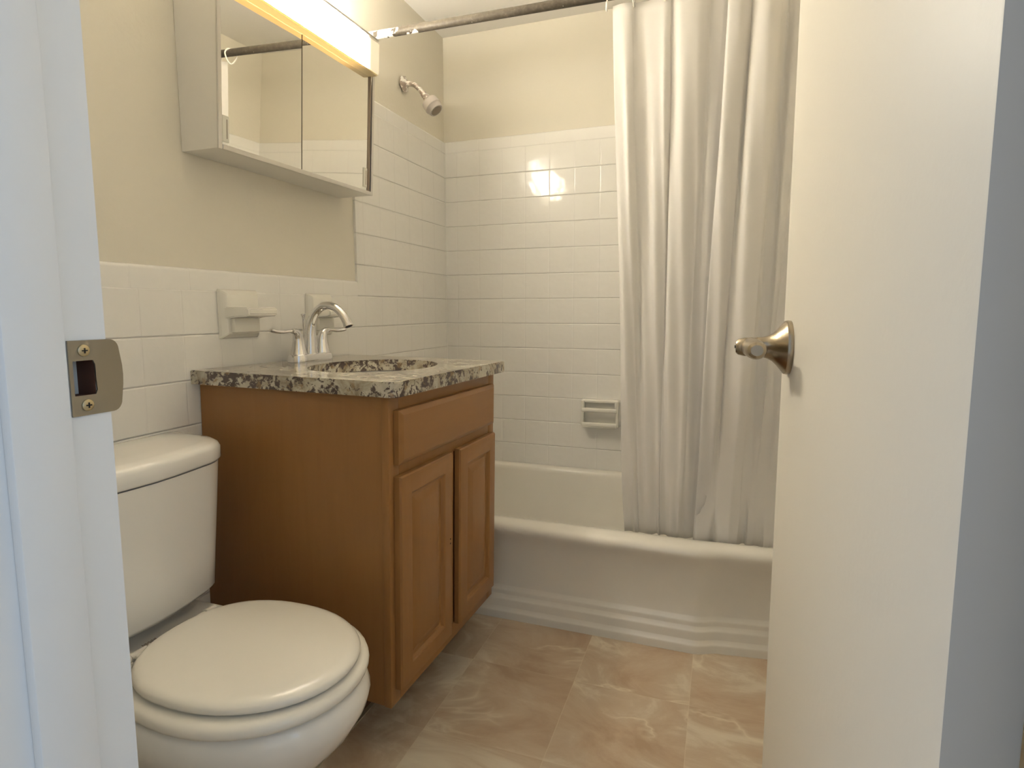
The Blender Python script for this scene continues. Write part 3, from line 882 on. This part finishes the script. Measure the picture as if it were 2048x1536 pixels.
for s in (-1, 1):
    bm = bmesh.new()
    body = [(0.0, s*0.051, 0.020, 0.0250), (0.0, s*0.051, 0.032, 0.0212), (0.0, s*0.051, 0.050, 0.0172), (0.0, s*0.052, 0.066, 0.0148), (0.001, s*0.057, 0.080, 0.0128), (0.003, s*0.066, 0.0875, 0.0096), (0.005, s*0.080, 0.0895, 0.0068)]
    fb = smooth_curve(body, 5)
    add_tube(bm, [q[:3] for q in fb], [q[3] for q in fb], 22)
    h_ = obj('handle', bm, M['chrome'], fa)
    bm = bmesh.new()
    bk = 0.020 if s > 0 else -0.022
    lev = smooth_curve([(0.003, s*0.066, 0.0890, 0.0070), (0.003+bk*0.2, s*0.082, 0.0895, 0.0078), (0.003+bk*0.5, s*0.102, 0.0875, 0.0082), (0.003+bk*0.8, s*0.119, 0.0885, 0.0094), (0.003+bk, s*0.133, 0.0915, 0.0092), (0.003+bk*1.05, s*0.138, 0.0925, 0.0045)], 5)
    rings = []
    for q in lev:
        rings.append([Vector((q[0] + cos(2*pi*k/18)*q[3], q[1], q[2] + sin(2*pi*k/18)*q[3]*0.62)) for k in range(18)])
    add_loft(bm, rings)
    obj('lever', bm, M['chrome'], h_)

# ------------------------------------------------------------------ mirrored medicine cabinet with a light box on top
MC_Y0, MC_Y1, MC_Z0, MC_Z1 = -1.402, -0.785, 1.396, 1.866
mc = thing('medicine_cabinet', 'mirrored medicine cabinet with a glowing light box above the vanity', 'medicine cabinet', (0, -1.0935, MC_Z0))
def cx(y, z): return 0.107 + 0.0515*(z-MC_Z0) + 0.020*(y+1.0935)      # front plane, leaning out at the top
def mc_slab(bm, ya, yb, za, zb_, d0, d1, bev=0.0, sw=0.0):
    """Box lying on the leaning front plane: d is the distance in front of it; d0=None starts at the wall."""
    vs = []
    for (y, z) in ((ya, za), (yb, za), (yb, zb_), (ya, zb_)):
        vs.append(Vector((-0.0075 if d0 is None else cx(y, z)+d0+sw*(y-yb), y+1.0935, z-MC_Z0)))
    vt = [Vector((cx(y, z)+d1+sw*(y-yb), y+1.0935, z-MC_Z0)) for (y, z) in ((ya, za), (yb, za), (yb, zb_), (ya, zb_))]
    n0 = len(bm.verts)
    vr = add_loft(bm, [vs, vt])
    if bev:
        es = list({e for ring_ in vr for v in ring_ for e in v.link_edges})
        bmesh.ops.bevel(bm, geom=es, offset=bev, segments=2, affect='EDGES')
MZ = 1.766                          # top of the mirrors, foot of the light box
bm = bmesh.new()
mc_slab(bm, MC_Y0+0.010, MC_Y1-0.010, MC_Z0+0.009, MZ-0.0115, None, -0.016)
mc_slab(bm, MC_Y0+0.001, MC_Y0+0.010, MC_Z0+0.001, MZ-0.0105, None, -0.001)
mc_slab(bm, MC_Y1-0.010, MC_Y1-0.001, MC_Z0+0.001, MZ-0.0105, None, -0.001)
mc_slab(bm, MC_Y0+0.010, MC_Y1-0.010, MC_Z0+0.001, MC_Z0+0.009, None, -0.001)
obj('cabinet_body', bm, M['cabinet_white'], mc)
bm = bmesh.new()
f0, f1 = -0.001, 0.004
mc_slab(bm, MC_Y0, MC_Y0+0.012, MC_Z0, MZ, f0, f1, 0.001)
mc_slab(bm, MC_Y1-0.012, MC_Y1, MC_Z0, MC_Z1, f0, f1, 0.001)
mc_slab(bm, MC_Y0+0.012, MC_Y1-0.012, MC_Z0, MC_Z0+0.011, f0, f1+0.002, 0.001)
mc_slab(bm, MC_Y0, MC_Y1-0.012, MC_Z1-0.004, MC_Z1+0.003, 0.017, f1+0.021, 0.001)
obj('metal_frame', bm, M['aluminium'], mc)
YS = -1.113
for (ya, yb, d, py, sw) in ((MC_Y0+0.013, YS+0.012, -0.0050, MC_Y0+0.013+0.022, 0.026), (YS, MC_Y1-0.020, -0.0035, MC_Y1-0.020-0.016, 0.0)):
    bm = bmesh.new(); mc_slab(bm, ya, yb, MC_Z0+0.010, MZ-0.0056, d-0.0012, d, 0, sw)
    mo = obj('mirror_door', bm, [M['edge'], M['mirror']], mc, smooth=0)
    for p_ in mo.data.polygons: p_.material_index = 1 if p_.normal.x > 0.9 else 0
    d += sw*(py-yb)
    bm = bmesh.new()
    zc = MC_Z0 + 0.052
    mc_slab(bm, py-0.010, py+0.010, zc-0.030, zc+0.030, d+0.0002, d+0.0022, 0.0008)
    fp = obj('finger_pull', bm, M['clear'], mo)
    fp['label'] = 'clear plastic finger pull'
    bm = bmesh.new(); mc_slab(bm, py+0.002, py+0.004, zc-0.022, zc+0.022, d+0.0023, d+0.0030)
    # a thin groove line inside the pull
    bm2 = bm; obj('pull_groove', bm2, M['print'], mo)
bm = bmesh.new(); mc_slab(bm, MC_Y1-0.0195, MC_Y1-0.0165, MC_Z0+0.012, MZ, -0.004, 0.0015); obj('side_channel', bm, M['print'], mc)
bm = bmesh.new(); mc_slab(bm, MC_Y0+0.002, MC_Y1-0.002, MZ, MC_Z1-0.004, None, 0.022, 0.004)
lens = obj('light_diffuser', bm, M['lamp'], mc)
lens['label'] = 'glowing cream plastic light diffuser'
bm = bmesh.new(); mc_slab(bm, MC_Y0+0.003, MC_Y1-0.013, MZ-0.0052, MZ+0.0005, -0.0155, 0.0235, 0.002)
lp = obj('diffuser_glow_strip', bm, M['amber'], mc); lp['label'] = 'added strip with the orange glow of the diffuser underside'

# ------------------------------------------------------------------ toilet
TY = -1.704
toi = thing('toilet', 'white toilet with a closed round lid beside the vanity', 'toilet', (0, TY, 0))
def tank_ring(hb, hf, x0, xf, z, rf=0.085, n=9):
    """Plan ring: straight back at x0 with half width hb, front at xf with rounded corners."""
    pts = [Vector((x0, -hb, z))]
    for k in range(n):
        a = -pi/2 + k/(n-1)*pi/2
        pts.append(Vector((xf - rf + rf*cos(a), -hf + rf + rf*sin(a)*1.0, z)))
    # slightly bowed front
    m = 6
    for k in range(1, m):
        t = k/m; yy = (-hf+rf) + t*2*(hf-rf)
        pts.append(Vector((xf + 0.012*sin(t*pi), yy, z)))
    for k in range(n):
        a = k/(n-1)*pi/2
        pts.append(Vector((xf - rf + rf*cos(a), hf - rf + rf*sin(a), z)))
    pts.append(Vector((x0, hb, z)))
    return pts
bm = bmesh.new()
zs = [(0.414, 0.150, 0.140, 0.165, 0.05), (0.418, 0.172, 0.162, 0.186, 0.06), (0.432, 0.186, 0.176, 0.198, 0.068), (0.50, 0.194, 0.184, 0.200, 0.075), (0.60, 0.206, 0.197, 0.204, 0.085), (0.7005, 0.220, 0.209, 0.208, 0.095)]
add_loft(bm, [tank_ring(hb, hf, 0.012, xf, z, rf) for z, hb, hf, xf, rf in zs])
obj('tank', bm, M['porcelain'], toi, smooth=50)
bm = bmesh.new()
lz = [(0.7025, 0.220, 0.208, 0.206, 0.10), (0.7045, 0.227, 0.213, 0.2115, 0.10), (0.708, 0.229, 0.215, 0.213, 0.10), (0.730, 0.229, 0.215, 0.212, 0.10), (0.737, 0.227, 0.212, 0.209, 0.10), (0.742, 0.221, 0.206, 0.201, 0.098), (0.7445, 0.20, 0.19, 0.178, 0.085), (0.7455, 0.15, 0.14, 0.13, 0.06)]
add_loft(bm, [tank_ring(hb, hf, 0.006 if i < 5 else 0.010 + 0.01*(i-5), xf, z, rf) for i, (z, hb, hf, xf, rf) in enumerate(lz)])
obj('tank_lid', bm, M['porcelain'], toi, smooth=60)

NB = 48
def egg(xb, xf, hw, z, p=2.0, xc=None, pb=None):
    """Closed plan ring: back at xb, front at xf, half width hw; widest at xc."""
    if xc is None: xc = xb + (xf-xb)*0.47
    pts = []
    for k in range(NB):
        a = 2*pi*k/NB
        c, s = cos(a), sin(a)
        rx = (xf-xc) if c > 0 else (xc-xb)
        q_ = p if c > 0 or pb is None else pb
        cc_ = abs(c)**(2/q_)*(1 if c > 0 else -1); ss = abs(s)**(2/q_)*(1 if s > 0 else -1)
        pts.append(Vector((xc + rx*cc_, hw*ss, z)))
    return pts
# bowl: rim, curved body, foot
bm = bmesh.new()
bowl = [egg(0.14, 0.450, 0.114, 0.0005, 2.5), egg(0.14, 0.450, 0.114, 0.020, 2.5), egg(0.15, 0.440, 0.106, 0.035, 2.4), egg(0.15, 0.455, 0.110, 0.10, 2.3), egg(0.15, 0.500, 0.126, 0.16, 2.2),
        egg(0.15, 0.562, 0.149, 0.22, 2.1), egg(0.15, 0.618, 0.172, 0.28, 2.05), egg(0.15, 0.642, 0.184, 0.320, 2.0), egg(0.15, 0.648, 0.187, 0.342, 2.0), egg(0.15, 0.642, 0.184, 0.360, 2.0), egg(0.155, 0.632, 0.176, 0.370, 2.0), egg(0.20, 0.60, 0.14, 0.371, 2.0)]
add_loft(bm, bowl)
obj('bowl', bm, M['porcelain'], toi, smooth=60)
# rear deck that carries the tank
bm = bmesh.new()
def rr2(x0, x1, hw, r, z, n=6):
    pts = []
    for cx_, cy_, a0 in ((x1-r, hw-r, 0), (x0+r, hw-r, pi/2), (x0+r, -hw+r, pi), (x1-r, -hw+r, 1.5*pi)):
        for k in range(n):
            a = a0 + k/(n-1)*pi/2; pts.append(Vector((cx_+r*cos(a), cy_+r*sin(a), z)))
    return pts
add_loft(bm, [rr2(0.10, 0.30, 0.07, 0.03, 0.15), rr2(0.06, 0.31, 0.10, 0.04, 0.28), rr2(0.045, 0.315, 0.142, 0.05, 0.345), rr2(0.04, 0.318, 0.150, 0.05, 0.372), rr2(0.045, 0.312, 0.145, 0.05, 0.383), rr2(0.06, 0.30, 0.13, 0.05, 0.3855)])
deck = obj('deck', bm, M['porcelain'], toi, smooth=50)
bm = bmesh.new(); add_loft(bm, [rr2(0.04, 0.13, 0.10, 0.03, 0.3845), rr2(0.04, 0.13, 0.10, 0.03, 0.4155)]); obj('tank_gasket', bm, M['porcelain'], toi)
# small worn print on the deck, too faint to read
bm = bmesh.new()
for k in range(9):
    add_box(bm, 0.186+0.0015*(k % 2), -0.030+0.0034*k, 0.3853, 0.192+0.003*((k*2) % 3), -0.030+0.0034*k+0.0018, 0.3860)
obj('worn_print', bm, M['print'], deck)
# seat ring and lid
bm = bmesh.new()
def off_ring(a, z): return [Vector((p.x, p.y, z)) for p in a]
so = lambda g, z: egg(0.236-g*0.3, 0.641+g, 0.184+g, z, 2.05, 0.425, 2.5)
si = lambda g, z: egg(0.330-g, 0.550+g, 0.110+g, z, 2.0, 0.435)
rings = [si(0, 0.3735), so(-0.010, 0.3735), so(-0.002, 0.3765), so(0.0, 0.383), so(-0.002, 0.390), so(-0.010, 0.3965), so(-0.022, 0.3985), si(0.01, 0.3985), si(0, 0.395)]
rings.append(rings[0])
add_loft(bm, rings, False, False); bmesh.ops.remove_doubles(bm, verts=bm.verts, dist=1e-6)
obj('seat', bm, M['plastic'], toi, smooth=60)
bm = bmesh.new()
li = lambda g, z: egg(0.240-g*0.2, 0.628+g, 0.163+g, z, 2.05, 0.418, 2.5)
add_loft(bm, [li(-0.02, 0.4005), li(-0.006, 0.4010), li(0.0, 0.4045), li(0.001, 0.410), li(-0.003, 0.4155), li(-0.011, 0.4195), li(-0.022, 0.4208), li(-0.06, 0.4216), li(-0.12, 0.4222)])
obj('seat_lid', bm, M['plastic'], toi, smooth=60)
for s in (-1, 1):
    bm = bmesh.new()
    add_tube(bm, [(0.226, s*0.106, 0.3985), (0.226, s*0.084, 0.3985)], 0.0095, 16)
    add_tube(bm, [(0.226, s*0.082, 0.3985), (0.226, s*0.050, 0.3985)], 0.0075, 16)
    add_box(bm, 0.214, s*0.095-0.012, 0.3862, 0.238, s*0.095+0.012, 0.3965, 0.003)
    add_box(bm, 0.222, s*0.066-0.012, 0.394, 0.262, s*0.066+0.012, 0.403, 0.003)
    obj('hinge', bm, M['plastic'], toi)
# flush lever on the tank front (behind the jamb from here)
bm = bmesh.new()
add_tube(bm, [(0.200, -0.165, 0.655), (0.226, -0.165, 0.655)], 0.010, 16); add_tube(bm, [(0.224, -0.165, 0.655), (0.227, -0.135, 0.650), (0.228, -0.118, 0.645)], [0.006, 0.006, 0.007], 12)
obj('flush_lever', bm, M['chrome'], toi)
